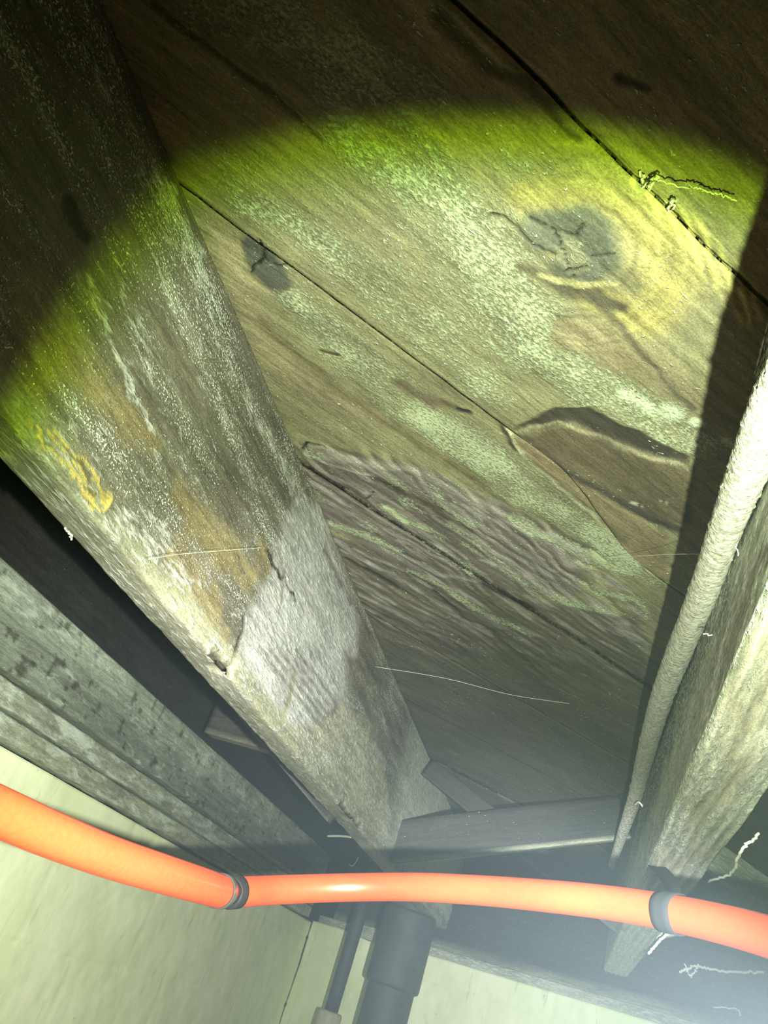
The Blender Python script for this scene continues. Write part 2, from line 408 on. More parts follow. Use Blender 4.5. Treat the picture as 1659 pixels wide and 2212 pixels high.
    sk.put(S([(566, 560), (600, 575), (640, 580)], 3, 1.0, 0.3), col=(0.02, 0.02, 0.02), mold=-0.6, h=-0.001)
    sk.put(S([(510, 500), (520, 600), (600, 650)], [8, 10, 8]) * (sc < -0.468), col=(0.30, 0.26, 0.16), mold=0.3)
    # second plank's dark faint seam-crack up left, mossy dark patch
    sk.put(S([(330, 0), (560, 180), (700, 300)], [14, 12, 5], 1.2) * 0.8, col=(0.05, 0.045, 0.02), h=-0.001)
    sk.put(S([(940, 30), (1050, 130), (1160, 190), (1250, 300)], [20, 22, 14, 10], 1.3) * 0.85, col=(0.06, 0.055, 0.025), h=-0.001)
    sk.put(S([(1340, 165), (1410, 195)], [18, 10], 1.2), col=(0.04, 0.04, 0.02))
    sk.put(S([(690, 760), (730, 770)], [7, 6], 1.2), col=(0.05, 0.04, 0.03), mold=-0.3)
    sk.put(S([(985, 888), (1015, 896)], [9, 9], 1.1, 0.5), col=(0.03, 0.025, 0.02), mold=-0.5, h=-0.002)
    sk.put(S([(860, 830), (930, 870), (985, 880)], [22, 26, 8], 1.3) * 0.8, col=(0.13, 0.10, 0.075), mold=0.1)
    # pale blue white crust
    for p, r in (((1350, 850), 16), ((1385, 870), 18), ((1440, 885), 24), ((1500, 905), 12), ((1570, 950), 14)):
        sk.put(S([p, (p[0] + 14, p[1] + 8)], r, 1.3, 0.3), col=(0.55, 0.62, 0.56), mold=0.9)
    # hollow under the lifted splinter
    hol = Pm([(1110, 925), (1200, 878), (1270, 878), (1340, 915), (1490, 985), (1480, 1010), (1330, 955), (1240, 915), (1150, 922)], 0.003)
    sk.put(hol, col=(0.045, 0.038, 0.032), mold=-0.4, h=-0.003)
    tong = Pm([(1120, 935), (1210, 910), (1300, 935), (1420, 990), (1500, 1005), (1480, 1130), (1400, 1120), (1280, 1050), (1180, 990)], 0.006)
    sk.put(tong, col=(0.115, 0.092, 0.062), mold=-0.4, h=0.0015)
    sk.put(S([(1110, 928), (1210, 912), (1300, 938), (1400, 985), (1490, 1008)], [3, 3, 3, 4, 4], 1.5, 0.0) * 0.7, col=(0.33, 0.29, 0.2), mold=0.2)
    sk.put(S([(1180, 990), (1280, 1050), (1400, 1110), (1460, 1140)], [20, 26, 20, 20], 1.2), col=(0.055, 0.045, 0.042), mold=-0.4)
    sk.put(S([(1350, 1075), (1390, 1085), (1450, 1075)], [5, 10, 9], 1.2) * sstep(0.45, 0.6, fbm(W[:, 0] * 400, W[:, 1] * 60)), col=(0.5, 0.48, 0.42))
    spl = Pm([(1080, 925), (1130, 945), (1250, 1040), (1440, 1150), (1445, 1250), (1400, 1240), (1330, 1160), (1230, 1060), (1120, 980)], 0.004)
    sk.put(spl, col=(0.20, 0.155, 0.10), mold=0.0, h=0.0015)
    sk.put(S([(1095, 930), (1130, 990), (1230, 1075), (1330, 1165), (1410, 1245)], [8, 7, 7, 7, 7], 1.2), col=(0.40, 0.38, 0.26), mold=0.35, h=0.0012)
    sk.put(S([(1075, 915), (1110, 975)], [10, 8], 1.2), col=(0.06, 0.045, 0.03), mold=-0.4, h=-0.001)
    # purple-brown torn wood
    pur = Pm([(650, 965), (760, 985), (860, 1000), (980, 1050), (1120, 1110), (1270, 1180), (1250, 1290), (1100, 1290), (960, 1260), (860, 1230), (760, 1150), (690, 1120)], 0.010)
    sk.put(pur, col=(0.185, 0.150, 0.152), mold=0.10)
    sk.put(S([(700, 990), (900, 1020), (1080, 1110), (1250, 1210)], [18, 14, 16, 26], 1.3), col=(0.32, 0.28, 0.27), mold=0.25)
    sk.put(S([(1080, 1130), (1180, 1160), (1260, 1210)], [12, 26, 26], 1.2) * (0.4 + 0.6 * n2), col=(0.42, 0.38, 0.38))
    sk.put(S([(800, 1040), (860, 1060), (950, 1110), (1030, 1170)], [8, 14, 14, 10], 1.3), col=(0.085, 0.068, 0.055), h=-0.001)
    sk.put(S([(840, 1100), (880, 1125), (920, 1150)], [16, 18, 12], 1.3), mold=0.72)
    sk.put(S([(650, 975), (665, 962), (695, 968)], [5, 6, 3], 1.2, 0.4), col=(0.01, 0.01, 0.01), mold=-0.5, h=-0.003)
    sk.put(S([(655, 985), (720, 1010), (800, 1030)], [10, 7, 5], 1.2), col=(0.34, 0.30, 0.28), h=0.001)
    sk.put(S([(790, 1080), (802, 1066)], 3, 1.0, 0.3), col=(0.01, 0.01, 0.01))
    # long torn ridges wandering through both layers
    both = Pm([(640, 960), (860, 990), (1120, 1100), (1290, 1190), (1400, 1320), (1400, 1480), (1200, 1450), (1000, 1430), (860, 1390), (790, 1330), (690, 1130)], 0.012)
    wv = fbm(W[:, 0] * 9 + 3, W[:, 1] * 6, 4)
    q = ((W[:, 0] * 0.80 - W[:, 1] * 0.60) + 0.090 * wv) * 62
    fr = q - np.floor(q); tooth = sstep(0.0, 0.75, fr) * sstep(1.0, 0.92, fr)
    row = _T[(np.floor(q).astype(int) * 7) & 255, 3]
    act = both * sstep(0.40, 0.70, fbm(W[:, 0] * 16 + 9, W[:, 1] * 9 + row * 20, 3) + 0.1)
    sk.h += 0.0015 * (tooth - 0.5) * act
    sk.C *= (1 + (0.70 * sstep(0.62, 0.95, tooth) - 0.42 * sstep(0.35, 0.05, tooth)) * act)[:, None]
    sk.mold += both * 0.5 * sstep(0.52, 0.66, fbm((W[:, 0] + W[:, 1]) * 16, (W[:, 0] - W[:, 1]) * 55 + 3, 4))
    # lower layers: dark bodies with pale ridges
    low = Pm([(690, 1150), (760, 1165), (900, 1225), (1050, 1280), (1200, 1310), (1390, 1330), (1400, 1480), (1200, 1440), (1000, 1420), (860, 1380), (790, 1330)], 0.012)
    sk.put(low * 0.8, col=(0.115, 0.092, 0.090), mold=0.08)
    sk.put(S([(715, 1130), (790, 1155), (870, 1190)], [10, 22, 10], 1.25), mold=0.78, h=0.001)
    sk.put(S([(880, 1230), (960, 1265), (1040, 1320), (1150, 1370)], [12, 15, 20, 16], 1.25), mold=0.72, h=0.001)
    sk.put(S([(1040, 1215), (1100, 1240), (1210, 1300), (1330, 1330)], [12, 16, 22, 20], 1.25), mold=0.70, h=0.001)
    sk.put(S([(1280, 1280), (1380, 1300), (1400, 1340)], [20, 20, 14], 1.25), mold=0.6)
    for ln, wd, c in (([(735, 1185), (840, 1235), (930, 1290), (1010, 1345), (1060, 1370)], [3, 6, 6, 7, 5], 0.40),
                      ([(770, 1280), (850, 1320), (930, 1360), (1020, 1400)], [4, 6, 6, 4], 0.36),
                      ([(860, 1190), (950, 1240), (1040, 1255)], [3, 5, 4], 0.38), ([(1045, 1215), (1130, 1245), (1200, 1290)], [4, 4, 3], 0.40),
                      ([(1000, 1330), (1120, 1400), (1180, 1430)], [4, 6, 4], 0.30), ([(1110, 1470), (1200, 1480), (1230, 1500)], [5, 8, 5], 0.24),
                      ([(730, 1165), (800, 1200), (870, 1230)], [4, 4, 3], 0.34), ([(760, 1250), (850, 1300)], [4, 5], 0.36), ([(1060, 1140), (1100, 1180), (1200, 1240)], [4, 5, 4], 0.36)):
        sk.put(S(ln, [q * 1.25 for q in wd], 2.0, 0.1) * 0.75, col=(c, c * 0.92, c * 0.93), mold=0.1, h=0.0014)
    for ln, wd in (([(745, 1205), (840, 1255), (900, 1290)], [6, 10, 5]), ([(930, 1265), (1000, 1330), (1060, 1360)], [5, 8, 4]), ([(780, 1300), (900, 1370)], [6, 7]),
                   ([(700, 1150), (760, 1180)], 5), ([(1040, 1260), (1150, 1320)], [6, 8]), ([(1060, 1360), (1130, 1420), (1180, 1470)], [7, 10, 5])):
        sk.put(S(ln, wd, 1.3, 0.2), col=(0.030, 0.022, 0.022), mold=-0.4, h=-0.0018)
    lil = both * sstep(0.56, 0.70, fbm((W[:, 0] + W[:, 1]) * 12 + 40, (W[:, 0] - W[:, 1]) * 70 + 13, 4)); sk.put(lil * 0.7, col=(0.40, 0.355, 0.375), h=0.0006)
    # far end: plain dark brown boards
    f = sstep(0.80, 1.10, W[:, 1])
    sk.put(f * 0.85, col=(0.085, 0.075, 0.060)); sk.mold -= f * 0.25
    sk.mold += (n2 - 0.5) * 0.55 * (sk.mold > 0.02)
    sk.speck += 0.22 * (n1 > 0.55)
    return sk
def seam(k, T):
    base = -0.228 + 0.24 * k
    wob = 0.0022 * (fbm(T * 14 + k * 5, T * 0 + k) - 0.5) * 2
    if k == -1: wob = wob - 0.046 * sstep(0.33, 0.53, T)
    return base + wob
WP = 0.24
for k in range(-9, 8):
    s0, s1 = -0.228 + WP * k, -0.228 + WP * (k + 1)
    sm = (s0 + s1) / 2
    # local frame: x along the plank t, y = s across; world x=(t+s)/sqrt2, y=(t-s)/sqrt2 -> rotation 45 deg with y flipped
    t0 = S2 * (XW - 0.05) - s1; t1 = S2 * 1.15 - s0
    t0 = max(t0, S2 * (-1.45) + s0); t1 = min(t1, S2 * 3.05 + s1)
    if t1 - t0 < 0.2: continue
    ts = [t0]
    while ts[-1] < t1:
        t = ts[-1]; x = (t + sm) / S2; y = (t - sm) / S2
        dense = (-0.55 < x < 0.25) and (0.05 < y < 2.2) and k <= 0
        ts.append(t + (max(0.0016, 0.0016 * y / 0.45) if dense else 0.03))
    ts[-1] = t1; ts = np.array(ts)
    vis = k <= 0
    nb = (130 if k >= -2 else 90) if vis else 12
    if k < -4: nb = 40
    prof, nor = rect_profile(0.0, 1.0, HS, HS + 0.022, (nb, 2), (4, 4), 0.0)
    zo = 0.0022 * math.sin(k * 2.3)
    def skinner(T, Yy, Zz, K, k=k, vis=vis, zo=zo, nb=nb):
        sa = seam(k, T) + 0.0007; sb = seam(k + 1, T) - 0.0007
        s = sa + (sb - sa) * Yy
        W = np.stack([(T + s) / S2, (T - s) / S2], 1)
        bot = Zz < HS + 0.011
        if vis:
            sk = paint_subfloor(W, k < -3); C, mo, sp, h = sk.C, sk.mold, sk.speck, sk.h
        else:
            C = np.tile(np.array(BROWN) * 0.8, (len(T), 1)); mo = 0.2 * np.ones(len(T)); sp = np.zeros(len(T)); h = np.zeros(len(T))
        edge = np.minimum(s - sa, sb - s)
        h = h + 0.0012 * (fbm(T * 25, s * 60 + 3) - 0.5) - 0.0022 * np.exp(-(edge / 0.0016) ** 2)
        h = np.where(K < nb, h - zo, 0)
        return C, mo, sp, h, (s - Yy)
    me = beam_mesh('plank', ts, prof, nor, skinner)
    # flip y (s -> world) : build with real rotation by mirroring s
    n = len(me.vertices); co = np.empty(n * 3, np.float32); me.vertices.foreach_get('co', co); co = co.reshape(-1, 3)
    tm = (t0 + t1) / 2
    co[:, 0] -= tm; co[:, 1] = -(co[:, 1] - sm)
    co[:, 2] -= HS
    me.vertices.foreach_set('co', co.ravel()); me.update()
    me.flip_normals()
    o = link('plank', me, M_PLANK, parent=ceil, loc=((tm + sm) / S2, (tm - sm) / S2, HS), rotz=math.radians(45), smooth=True)

# ------------------------------------------------------------------ joists
def stations(y0, y1, near=0.0017):
    ts = [y0]
    while ts[-1] < y1:
        y = ts[-1]; ts.append(y + (max(near, near * y / 0.40) if 0.08 < y < 2.4 else 0.03))
    ts[-1] = y1; return np.array(ts)
def sxz(pts): return [(onx(a, b, XL)[1], onx(a, b, XL)[2]) for a, b in pts]
def sw(pts, w):
    w = [w] * len(pts) if np.isscalar(w) else w
    return [q * dep(onx(p[0], p[1], XL)) / FPX for p, q in zip(pts, w)]
def paint_left_joist(Yc, Zc):
    UV = np.stack([Yc, Zc], 1); sk = Skin(UV, (0.128, 0.116, 0.092), warp=0.010, wf=55)
    S = lambda pts, wd, a=1.0, b=0.2: 1 - sstep(b, a, sk.line(sxz(pts), sw(pts, wd)))
    Pm = lambda pts, soft=0.006: sk.poly(sxz(pts), soft)
    n1 = fbm(Yc * 8, Zc * 70, 4); n2 = fbm(Yc * 30, Zc * 120, 4)
    sk.C *= (0.7 + 0.6 * n1)[:, None]
    sk.speck += 0.42 + 0.9 * (n1 - 0.5); sk.mold += 0.22 + 0.5 * (n1 - 0.5)
    # brown open wood
    for p, r in (([(60, 660), (120, 760), (60, 800)], 80), ([(150, 780), (280, 900), (340, 960)], [60, 60, 30]), ([(380, 1060), (450, 1150), (540, 1250)], [40, 60, 40]),
                 ([(380, 1180), (440, 1300), (480, 1380)], [40, 60, 30]), ([(560, 1180), (580, 1230)], 25)):
        sk.put(S(p, r, 1.3) * 0.8, col=(0.22, 0.175, 0.085), speck=0.35, mold=0.05)
    # pale streaks running with the grain
    for p, r, mo in (([(180, 590), (230, 700), (300, 860), (350, 990)], [22, 22, 16, 12], 0.62), ([(245, 560), (300, 720), (330, 800)], [16, 14, 8], 0.5),
                     ([(340, 380), (400, 480), (440, 600)], [36, 34, 18], 0.68), ([(420, 650), (450, 800)], [10, 8], 0.45), ([(350, 600), (470, 900), (560, 1080)], [14, 12, 12], 0.35),
                     ([(80, 620), (100, 700)], [10, 10], 0.4), ([(560, 900), (640, 1080), (700, 1180)], [24, 30, 30], 0.55)):
        sk.put(S(p, r, 1.2), mold=mo)
    # dark upper right
    sk.put(S([(440, 620), (540, 800), (600, 930), (640, 1000)], [40, 48, 40, 20], 1.3) * 0.8, col=(0.105, 0.095, 0.085))
    # big pale dusted zone
    zone = Pm([(590, 1190), (640, 1080), (700, 1090), (745, 1250), (775, 1330), (770, 1420), (742, 1400), (760, 1540), (730, 1500), (700, 1560), (690, 1680), (600, 1560), (520, 1450), (530, 1330), (585, 1250)], 0.016)
    zone = zone * sstep(0.15, 0.55, fbm(Yc * 40, Zc * 160, 3) + 0.25); sk.put(zone * 0.95, col=(0.37, 0.365, 0.37), mold=0.50, speck=0.1)
    sk.put(S([(640, 1450), (620, 1520), (600, 1590)], [10, 16, 14], 1.3) * 0.8, col=(0.24, 0.22, 0.13), mold=0.2)
    sk.put(S([(600, 1200), (615, 1260), (600, 1330)], [12, 8, 6], 1.3) * 0.6, col=(0.16, 0.14, 0.14), mold=0.1)
    sk.put(S([(700, 1180), (760, 1300)], [10, 8], 1.3) * 0.6, col=(0.14, 0.12, 0.13), mold=0.1)
    # saw marks: short slanting bars in rows
    wsave = sk.w; sk.w = sk.uv + (wsave - sk.uv) * 0.2
    for r in range(5):
        for c in range(9):
            x = 560 + c * 17 + r * 20; y = 1395 + c * 22 - r * 10 + r * 12
            if x > 730: continue
            m = S([(x, y), (x + 24, y + 32)], 5.5, 1.2, 0.2) * 0.55
            sk.put(m, col=(0.17, 0.155, 0.145), mold=0.1, h=-0.0004)
    sk.w = wsave
    # olive mossy zone near the far end
    z2 = Pm([(700, 1560), (740, 1520), (780, 1560), (830, 1640), (845, 1760), (840, 1880), (740, 1770), (640, 1650), (600, 1580)], 0.010)
    sk.put(z2, col=(0.30, 0.285, 0.20), mold=0.45)
    sk.put(S([(800, 1590), (830, 1600)], 14, 1.3), col=(0.13, 0.12, 0.10), mold=0)
    sk.put(S([(560, 1500), (650, 1620), (740, 1730), (820, 1840)], [12, 14, 12, 8], 1.3), mold=0.85)
    sk.put(Pm([(860, 1850), (1030, 1850), (1100, 2100), (980, 2080)], 0.02), col=(0.32, 0.33, 0.24), mold=0.5)
    sk.put(sstep(1.35, 1.6, Yc) * 0.95, col=(0.46, 0.49, 0.38), mold=0.65)
    # knot hole near the camera, dark scar by the gouge
    sk.put(S([(150, 450), (180, 500)], [30, 28], 1.2, 0.6), col=(0.022, 0.020, 0.016), speck=-0.6, h=-0.0010)
    sk.put(S([(523, 1350), (512, 1400), (505, 1450)], [9, 13, 11], 1.15, 0.55), col=(0.035, 0.035, 0.032), mold=-0.6, speck=-0.6, h=-0.003)
    # mouldy, pale lower margin
    hb = Zc - HB
    wv = 0.020 + 0.012 * (fbm(Yc * 9, Yc * 0 + 4) - 0.5)
    sk.put(sstep(wv + 0.012, wv - 0.006, hb), col=(0.23, 0.225, 0.16), mold=0.40, speck=0.0)
    sk.put(S([(230, 1130), (330, 1150), (420, 1260)], [40, 55, 30], 1.3) * 0.8, mold=0.55)
    # yellow torn fibres
    for p in ([(110, 930), (160, 1000), (215, 1085)], [(120, 920), (200, 1020), (232, 1085)], [(60, 900), (130, 990), (200, 1080)]):
        sk.put(S(p, [3, 5, 6], 1.2, 0.3), col=(0.55, 0.42, 0.12), mold=0.0, h=0.0008)
    sk.put(S([(222, 1084), (232, 1082)], 9, 1.2), col=(0.6, 0.47, 0.15), h=0.001)
    sk.put(S([(150, 960), (205, 1060)], [8, 8], 1.2) * 0.8, col=(0.10, 0.085, 0.04), speck=-0.3)
    # the dark cracks and a nail
    sk.put(S([(578, 1190), (584, 1215), (640, 1290)], [5, 5, 2], 1.2, 0.3), col=(0.03, 0.03, 0.03), mold=-0.3, h=-0.001)
    sk.mold += (n2 - 0.5) * 0.5
    # notches gouged out of the lower edge
    for p, wd in (([(455, 1442), (500, 1462)], 0.0055), ([(722, 1783), (772, 1812)], 0.009)):
        a = sxz(p); dd = sk.line([(q[0], HB) for q in a], wd)
        sk.put(1 - sstep(0.7, 1.1, dd), col=(0.045, 0.040, 0.032), mold=-0.6, speck=-0.5, h=-0.007)
    return sk
jy = stations(-1.45, 2.47)
W1 = 0.0405
def joist_profile(x0, x1, z0, z1, nside_left, nside_right, nbot, r=0.003):
    return rect_profile(x0, x1, z0, z1, (nbot, 2), (nside_left, nside_right), r)
# LEFT joist : local x = world y ; local y = -world x  (rotation +90) ; face towards camera is local -y side ... handled by building in world then re-basing
def make_joist(label, x0, x1, z0, z1, ys, nl, nr, nb, painter, mat, parent=None, name='floor_joist'):
    prof, nor = joist_profile(x0, x1, z0, z1, nl, nr, nb)
    n, m = len(ys), len(prof)
    T = np.repeat(ys, m); X = np.tile(prof[:, 0], n); Z = np.tile(prof[:, 1], n)
    NX = np.tile(nor[:, 0], n); NZ = np.tile(nor[:, 1], n)
    C, mo, sp, h = painter(T, X, Z, NX, NZ)
    V = np.stack([X + NX * h, T, Z + NZ * h], 1)
    F = np.concatenate([sweep_faces(n, m)[:, ::-1], np.array(caps(n, m), int).reshape(-1, 4)[:, ::-1]])
    c = np.array([(x0 + x1) / 2, (ys[0] + ys[-1]) / 2, z0])
    V = V - c; L = np.stack([V[:, 1], -V[:, 0], V[:, 2]], 1)       # local x along the joist
    me = npmesh(name, L, F, {'Col': C, 'mold': mo, 'speck': sp})
    me.flip_normals() if False else None
    o = link(name, me, mat, parent=parent, loc=c, rotz=math.pi / 2, smooth=True)
    if parent is None: tag(o, label, 'joist')
    return o
def p_left(T, X, Z, NX, NZ):
    side = NX > 0.5; C = np.tile(np.array((0.20, 0.19, 0.145)), (len(T), 1)); mo = 0.35 + 0.6 * (fbm(T * 14, X * 160 + 2) - 0.5); sp = np.zeros(len(T)); h = np.zeros(len(T))
    sk = paint_left_joist(T[side], Z[side]); C[side] = sk.C; mo[side] = sk.mold; sp[side] = sk.speck; h[side] = sk.h
    bot = NZ < -0.5
    u = (X - (XL - W1)) / W1
    dk = bot & (u < 0.45 + 0.25 * (fbm(T * 6, T * 0) - 0.5)); C[dk] *= 0.85
    # gouges continue on the bottom
    for (px, py), wd in (((480, 1453), 0.016), ((748, 1798), 0.028)):
        yy = onx(px, py, XL)[1]; g = bot * (1 - sstep(0.6, 1.1, np.hypot((T - yy) / wd, (X - XL) / 0.017)))
        h = h - 0.006 * g; C = C * (1 - 0.8 * g[:, None]); mo = mo - g * 1.0
    hh = 0.0016 * (fbm(T * 18, (Z + X) * 30) - 0.5)
    # wany lower edge
    e = np.exp(-((Z - HB) / 0.004) ** 2) * np.exp(-((X - XL) / 0.006) ** 2)
    h = h + hh - 0.0015 * e * fbm(T * 40, T * 0 + 9)
    lw = np.exp(-((X - XL + W1) / 0.006) ** 2) * (Z < HB + 0.02)
    h = h + 0.003 * lw * (fbm(T * 55, T * 0 + 3) - 0.6)
    return C, mo, sp, h
make_joist('frosted brown joist nearest the camera on the left, two gouges in its lower edge', XL - W1, XL, HB, HS, jy, 3, 120, 16, p_left, M_JOIST)

XR0, XR1 = 0.057, 0.115
def p_right(T, X, Z, NX, NZ):
    n = len(T); C = np.tile(np.array((0.40, 0.395, 0.345)), (n, 1)); sp = np.zeros(n)
    bot = NZ < -0.5; left = NX < -0.5
    mo = 0.45 + 0.7 * (fbm(T * 10, X * 90) - 0.5)
    u = (X - XR0) / (XR1 - XR0)
    # curved pale grain lines and brown streaks on the underside
    g = np.sin(u * 34 + 5 * fbm(T * 5, u * 1.5) + T * 6); C = C * (1 + 0.16 * g * bot)[:, None]
    brn = bot * sstep(0.52, 0.68, fbm(T * 5 + 3, u * 2.5)) ; C = C + (np.array((0.30, 0.25, 0.17)) - C) * (0.5 * brn)[:, None]; mo = mo - 0.35 * brn
    fa = sstep(1.02, 1.22, T + 0.05 * g)[:, None] * bot[:, None]; C = C + (np.array((0.56, 0.60, 0.48)) - C) * fa; mo = mo + 0.25 * fa[:, 0]
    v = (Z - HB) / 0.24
    dark = sstep(0.22, 0.55, v + 0.25 * (fbm(T * 30, Z * 40) - 0.5))  # unlit upper side face put into the colour, near-black above the mouldy edge
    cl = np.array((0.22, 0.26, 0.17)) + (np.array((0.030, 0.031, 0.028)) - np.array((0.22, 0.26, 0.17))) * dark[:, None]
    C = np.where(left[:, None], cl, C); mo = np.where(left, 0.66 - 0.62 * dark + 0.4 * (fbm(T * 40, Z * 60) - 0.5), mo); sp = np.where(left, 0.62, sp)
    h = 0.002 * (fbm(T * 14, (Z + X) * 40 + 8) - 0.5) + 0.0008 * g * bot
    e = np.exp(-((X - XR1) / 0.010) ** 2) * (Z < HB + 0.02)
    h = h - 0.006 * e * fbm(T * 8, T * 0 + 3)
    return C, mo, sp, h
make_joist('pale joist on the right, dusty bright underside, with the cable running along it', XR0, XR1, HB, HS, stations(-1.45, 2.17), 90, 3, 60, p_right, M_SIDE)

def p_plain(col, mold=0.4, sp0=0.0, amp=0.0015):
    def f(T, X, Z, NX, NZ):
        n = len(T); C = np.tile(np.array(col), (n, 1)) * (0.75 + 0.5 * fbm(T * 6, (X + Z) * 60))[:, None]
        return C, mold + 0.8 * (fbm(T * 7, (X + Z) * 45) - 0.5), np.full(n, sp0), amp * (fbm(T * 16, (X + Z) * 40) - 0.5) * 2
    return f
def ystn(a, b, st): return np.linspace(a, b, max(2, int((b - a) / st)))
make_joist('joist in the far bay at the right edge, behind the pale right joist', 0.50, 0.545, HB, HS, ystn(-1.45, 1.85, 0.01), 30, 3, 8, p_plain((0.22, 0.22, 0.18), 0.3), M_SIDE)

# rim joist with its two-layer sill on the wall
def p_rim(T, X, Z, NX, NZ):
    n = len(T); C = np.tile(np.array((0.24, 0.27, 0.22)), (n, 1))
    v = (Z - HB)
    mo = 0.42 + 0.9 * (fbm(T * 6, Z * 30) - 0.5)
    d = sstep(0.085, 0.030, v + 0.02 * (fbm(T * 5, Z * 0) - 0.5)) * sstep(0.0, 0.8, T + 0.2); C = C * (1 - 0.40 * d)[:, None]; mo = mo - 0.25 * d
    C = C * (1 - 0.6 * sstep(0.72, 0.80, fbm(T * 60, Z * 60, 2)))[:, None]
    return C, mo, np.zeros(n), 0.003 * (fbm(T * 9, Z * 25) - 0.5)
make_joist('weathered grey-green ledger beam above the block wall and its sill boards', -0.855, -0.808, HB, 0.323, ystn(-1.4, 2.62, 0.006), 3, 60, 12, p_rim, M_SILL, name='ledger_beam')
make_joist('old dark rim joist standing behind the grey-green ledger beam', -0.905, -0.857, HB, HS, ystn(-1.4, 2.60, 0.01), 3, 40, 8, p_plain((0.018, 0.018, 0.016), -0.3), M_SIDE, name='rim_joist')  # shade of the left bay put into the board's colour
make_joist('upper grey sill board lying under the rim joist', -0.895, -0.838, 0.172, HB - 0.001, ystn(-1.4, 2.70, 0.006), 3, 30, 16, p_plain((0.20, 0.21, 0.16), 0.5), M_SILL, name='sill_board')['category'] = 'sill'
make_joist('lower sill board resting on the block wall, yellowish mortar below it', -0.905, -0.852, 0.138, 0.171, ystn(-1.4, 2.74, 0.006), 3, 30, 16, p_plain((0.24, 0.25, 0.18), 0.5, amp=0.003), M_SILL, name='sill_board')['category'] = 'sill'
bpy.data.objects['ledger_beam']['category'] = 'beam'

# ------------------------------------------------------------------ tubes
def catmull(P, n):
    P = [np.array(p, float) for p in P]; P = [2 * P[0] - P[1]] + P + [2 * P[-1] - P[-2]]; out = []
    for i in range(1, len(P) - 2):
        for t in np.linspace(0, 1, n, endpoint=False):
            a, b, c, d_ = P[i - 1], P[i], P[i + 1], P[i + 2]
            out.append(0.5 * ((2 * b) + (c - a) * t + (2 * a - 5 * b + 4 * c - d_) * t * t + (3 * b - a - 3 * c + d_) * t ** 3))
    out.append(P[-2]); return np.array(out)
def tube_mesh(name, C, rad, m=24, rough=None, squash=None):
    C = np.asarray(C, float); n = len(C); rad = np.full(n, rad) if np.isscalar(rad) else np.asarray(rad)
    T = np.gradient(C, axis=0); T /= np.linalg.norm(T, axis=1)[:, None]
    nrm = np.cross(T[0], [0, 0, 1.0]); nrm = nrm / np.linalg.norm(nrm) if np.linalg.norm(nrm) > 1e-3 else np.array([1.0, 0, 0])
    ang = np.linspace(0, 2 * np.pi, m, endpoint=False); V = []
    for i in range(n):
        nrm = nrm - nrm.dot(T[i]) * T[i]; nrm /= np.linalg.norm(nrm); bi = np.cross(T[i], nrm)
        rr = rad[i] * (1 + (rough(i, ang) if rough else 0))
        V.append(C[i] + (np.cos(ang) * rr)[:, None] * nrm + (np.sin(ang) * rr)[:, None] * bi)
    V = np.concatenate(V)
    F = sweep_faces(n, m); F = np.concatenate([F, np.array(caps(n, m), int).reshape(-1, 4)])
    return V, F[:, ::-1]
def tube(name, C, rad, mat, m=24, rough=None, parent=None, origin=None):
    V, F = tube_mesh(name, C, rad, m, rough)
    o0 = np.array(origin) if origin is not None else V.mean(0)
    if parent is not None: o0 = np.array(parent.location)
    o = link(name, npmesh(name, V - o0, F), mat, parent=parent, loc=None if parent is not None else o0, smooth=True)
    return o

# orange water pipe hanging below the joists
def pp(px, py, wpx, od=0.022): return at(px, py, FPX * od / wpx)
pr = empty('water_pipe', pp(495, 1926, 60))
tag(pr, 'orange plastic water pipe with a black coupling, crossing below the joists', 'pipe')
a0 = [pp(-330, 1600, 108), pp(-130, 1695, 104), pp(0, 1754, 99), pp(120, 1806, 92), pp(240, 1852, 84), pp(350, 1887, 77), pp(430, 1911, 71), pp(474, 1925, 67)]
tube('tube', catmull(a0, 14), 0.011, M_PIPE2, 40, parent=pr)['label'] = 'glossy orange tube left of the coupling'
b0 = [pp(503, 1927, 62), pp(600, 1922, 58), pp(750, 1917, 56), pp(900, 1916, 57), pp(1050, 1924, 60), pp(1200, 1937, 65), pp(1330, 1952, 69), pp(1450, 1972, 74), pp(1560, 1996, 80), pp(1659, 2023, 86), pp(1800, 2070, 95)]
cb = catmull(b0, 14)
tube('tube', cb, 0.011, M_PIPE, 40, parent=pr)
def seg(a, b, ext=0.0): a = np.array(a); b = np.array(b); d_ = (b - a); return [a - d_ * ext, a + d_ * 0.33, a + d_ * 0.67, b + d_ * ext]
c0, c1 = a0[-1], b0[0]
tube('ring', seg(c0 - (c0 - a0[-2]) * 0.04, c0 + (c1 - c0) * 0.22), 0.0117, M_RING, 40, parent=pr)['label'] = 'thin metal ring'
tube('coupling', seg(c0 + (c1 - c0) * 0.1, c1), 0.0085, M_BLACK, 32, parent=pr)
dirb = (b0[1] - b0[0]); dirb /= np.linalg.norm(dirb)
tube('collar', seg(c1 - dirb * 0.004, c1 + dirb * 0.0055), 0.0119, M_BLACK, 40, parent=pr)['label'] = 'black collar'

